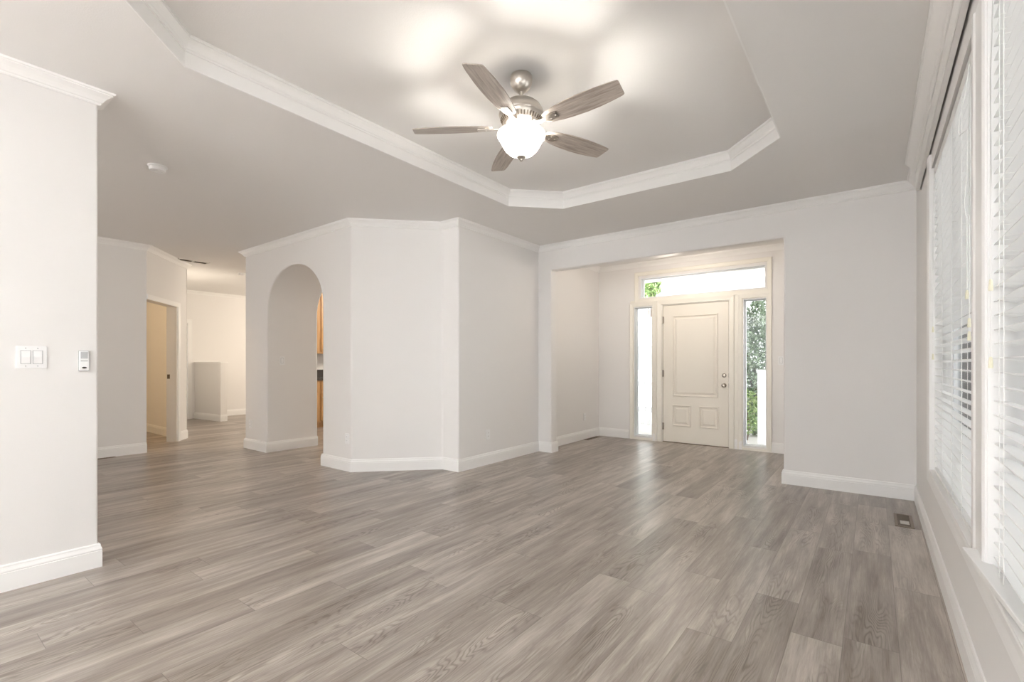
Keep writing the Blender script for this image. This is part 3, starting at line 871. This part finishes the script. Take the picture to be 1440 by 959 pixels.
# ------------------------------------------------------------------ kitchen seen through the arch
KX = -8.10
def cabinet(name, y0, y1, z0, z1, xf, depth, label, drawer=False, toe=True, group=None):
    root = empty(name, (xf-depth/2, (y0+y1)/2, z0), label, 'cabinet', group)
    hy = (y1-y0)/2; hx = depth/2; H = z1-z0
    tz = .10 if toe else 0
    bm = boxes(((-hx, -hy, tz), (hx, hy, H)))
    if toe: box(bm, (-hx, -hy+.001, 0), (hx-.06, hy-.001, .1))
    link('body', bm, 'kitchen_wood', root)
    def front(nm, a, b_, c, d_):
        bm = boxes(((hx, a, c), (hx+.018, b_, d_)))
        f = .055
        if d_-c > .25:
            sweep([(0, 0), (0, .006), (f*.5, .008), (f-.01, .006), (f, 0)], [(a, c), (a, d_), (b_, d_), (b_, c)][::-1], closed=True, fn=lambda u, v, h: (hx+.018+h, u, v), bm=bm)
        o = link(nm, bm, 'kitchen_wood', root)
        return o
    top = H-.01
    if drawer:
        dr = front('drawer', -hy+.03, hy-.03, H-.19, H-.03); top = H-.23
        bm = bmesh.new(); lathe(bm, [(0, 0), (.006, 0), (.006, .012), (.014, .020), (.012, .028), (0, .03)], 14)
        link('knob', bm, 'nickel', dr, (hx+.018, 0, H-.11), (0, rad(90), 0), smooth=True)
    dr = front('door', -hy+.03, hy-.03, tz+.03, top)
    bm = bmesh.new(); lathe(bm, [(0, 0), (.006, 0), (.006, .012), (.014, .020), (.012, .028), (0, .03)], 14)
    link('knob', bm, 'nickel', dr, (hx+.024, -hy+.06, top-.08 if toe else tz+.09), (0, rad(90), 0), smooth=True)
    return root
cabinet('base_cabinet', 4.42, 4.865, 0, .87, KX, .60, 'maple base cabinet, left one seen through the arch', drawer=True)
cabinet('base_cabinet', 4.865, 5.36, 0, .87, KX, .60, 'maple base cabinet, right one seen through the arch', drawer=True)
cabinet('wall_cabinet', 4.55, 5.03, 1.37, 2.55, KX-.27, .34, 'maple wall cabinet, left one above the white backsplash', toe=False)
cabinet('wall_cabinet', 5.03, 5.5, 1.37, 2.55, KX-.27, .34, 'maple wall cabinet, right one above the white backsplash', toe=False)
bm = boxes(((-8.71, 4.40, .872), (KX+.03, 5.40, .912)), ((-8.71, 4.40, .912), (-8.68, 5.40, 1.06)))
link('worktop', bm, 'granite', label='dark granite worktop with upstand on the maple base cabinets', cat='worktop')

# ------------------------------------------------------------------ outside
link('ground', boxes(((-14, 7.28, -.25), (6, 20, -.08)), ((.445, -6, -.25), (12, 7.28, -.08))), 'concrete', kind=S)
link('wall_neighbour', boxes(((5.5, -6, -.08), (5.7, 9, 2.6))), 'outwall', kind=S)
house = link('house', prism([(-9, 0), (-3.6, 0), (-3.6, 2.3), (-6.3, 2.6), (-9, 2.3)], XZ, 12.5, 15), 'outwall', label='white house wall across the street seen through the left sidelight', cat='house')
link('window', boxes(((-5.2, 12.47, 1.0), (-4.55, 12.52, 1.66))), 'housewindow', house)
link('window_trim', boxes(((-5.26, 12.46, .94), (-4.49, 12.50, 1.0)), ((-5.26, 12.46, 1.66), (-4.49, 12.50, 1.72)), ((-5.26, 12.46, 1.0), (-5.2, 12.50, 1.66)), ((-4.55, 12.46, 1.0), (-4.49, 12.50, 1.66))), 'fence', house)


def foliage(name, label, center, size, n, leafs, mat, cat, trunk=None, seed=1, group=None):
    rnd = random.Random(seed)
    root = empty(name, (center[0], center[1], -.08), label, cat, group)
    bm = bmesh.new()
    for i in range(n):
        while True:
            p = Vector((rnd.uniform(-1, 1), rnd.uniform(-1, 1), rnd.uniform(-1, 1)))
            if .45 < p.length < 1.0+.12*math.sin(p.x*9+p.z*7): break
        p = Vector((p.x*size[0], p.y*size[1], p.z*size[2]+center[2]+.08))
        q = Vector((rnd.uniform(-1, 1), rnd.uniform(-1, 1), rnd.uniform(-.6, 1))).normalized()
        u = q.orthogonal().normalized(); u.rotate(Matrix.Rotation(rnd.uniform(0, 6.28), 3, q)); v = q.cross(u)
        s = leafs*rnd.uniform(.6, 1.3)
        a = bm.verts.new(p); b_ = bm.verts.new(p+u*s+v*s*.45+q*s*.12); c = bm.verts.new(p+u*s*2.2); d_ = bm.verts.new(p+u*s-v*s*.45+q*s*.12)
        bm.faces.new((a, b_, c)); bm.faces.new((a, c, d_))
    link('foliage', bm, mat, root)
    bm = bmesh.new()
    tube(bm, [(0, 0, 0), (.03, .02, center[2]*.5), (0, 0, center[2]+.1)], trunk or .03, 8)
    for k in range(6):
        a = k*1.05
        tube(bm, [(0, 0, center[2]*.6), (size[0]*.5*math.cos(a), size[1]*.5*math.sin(a), center[2]+size[2]*.3*(-1)**k)], (trunk or .03)*.4, 6)
    link('trunk', bm, 'bark', root)
    return root
foliage('tall_hedge', 'tall grey-green hedge outside the right sidelight', (-1.68, 9.3, 1.12), (.60, .45, 1.24), 15000, .032, 'leaf_hedge', 'hedge', seed=3)
foliage('garden_shrub', 'bright green shrub low outside the right sidelight', (-1.66, 8.60, .38), (.22, .2, .38), 900, .026, 'leaf_bright', 'shrub', seed=5, trunk=.015)
foliage('leafy_tree', 'green leafy tree seen through the left end of the transom', (-6.12, 16.0, 4.18), (.36, .5, .82), 4200, .05, 'leaf_bright', 'tree', seed=9, trunk=.03)
foliage('flower_plant', 'low pink flowering plant at the foot of the white post', (-1.75, 8.25, .10), (.12, .12, .14), 260, .016, 'petals', 'plant', seed=11, trunk=.006)
# white porch post and rail
pp = empty('porch_railing', (-1.37, 8.2, -.08), 'white vinyl railing post with cap outside the right sidelight', 'railing')
bm = boxes(((-.055, -.055, 0), (.055, .055, 1.14)))
link('post', bm, 'fence', pp, bevel=.006, seg=2)
bm = boxes(((-.068, -.068, 1.14), (.068, .068, 1.165)))
link('cap', bm, 'fence', pp, bevel=.006, seg=2)
# white picket fence beyond the left sidelight
fp = empty('garden_fence', (-4.2, 9.6, -.08), 'white picket fence outside the left sidelight', 'fence')
bm = bmesh.new()
for i in range(14):
    x = -.85+i*.13
    prism([(x, 0), (x+.08, 0), (x+.08, 1.05), (x+.04, 1.10), (x, 1.05)], XZ, -.01, .01, bm)
link('pickets', bm, 'fence', fp)
link('rail', boxes(((-.9, .01, .25), (1.0, .05, .33)), ((-.9, .01, .80), (1.0, .05, .88))), 'fence', fp)
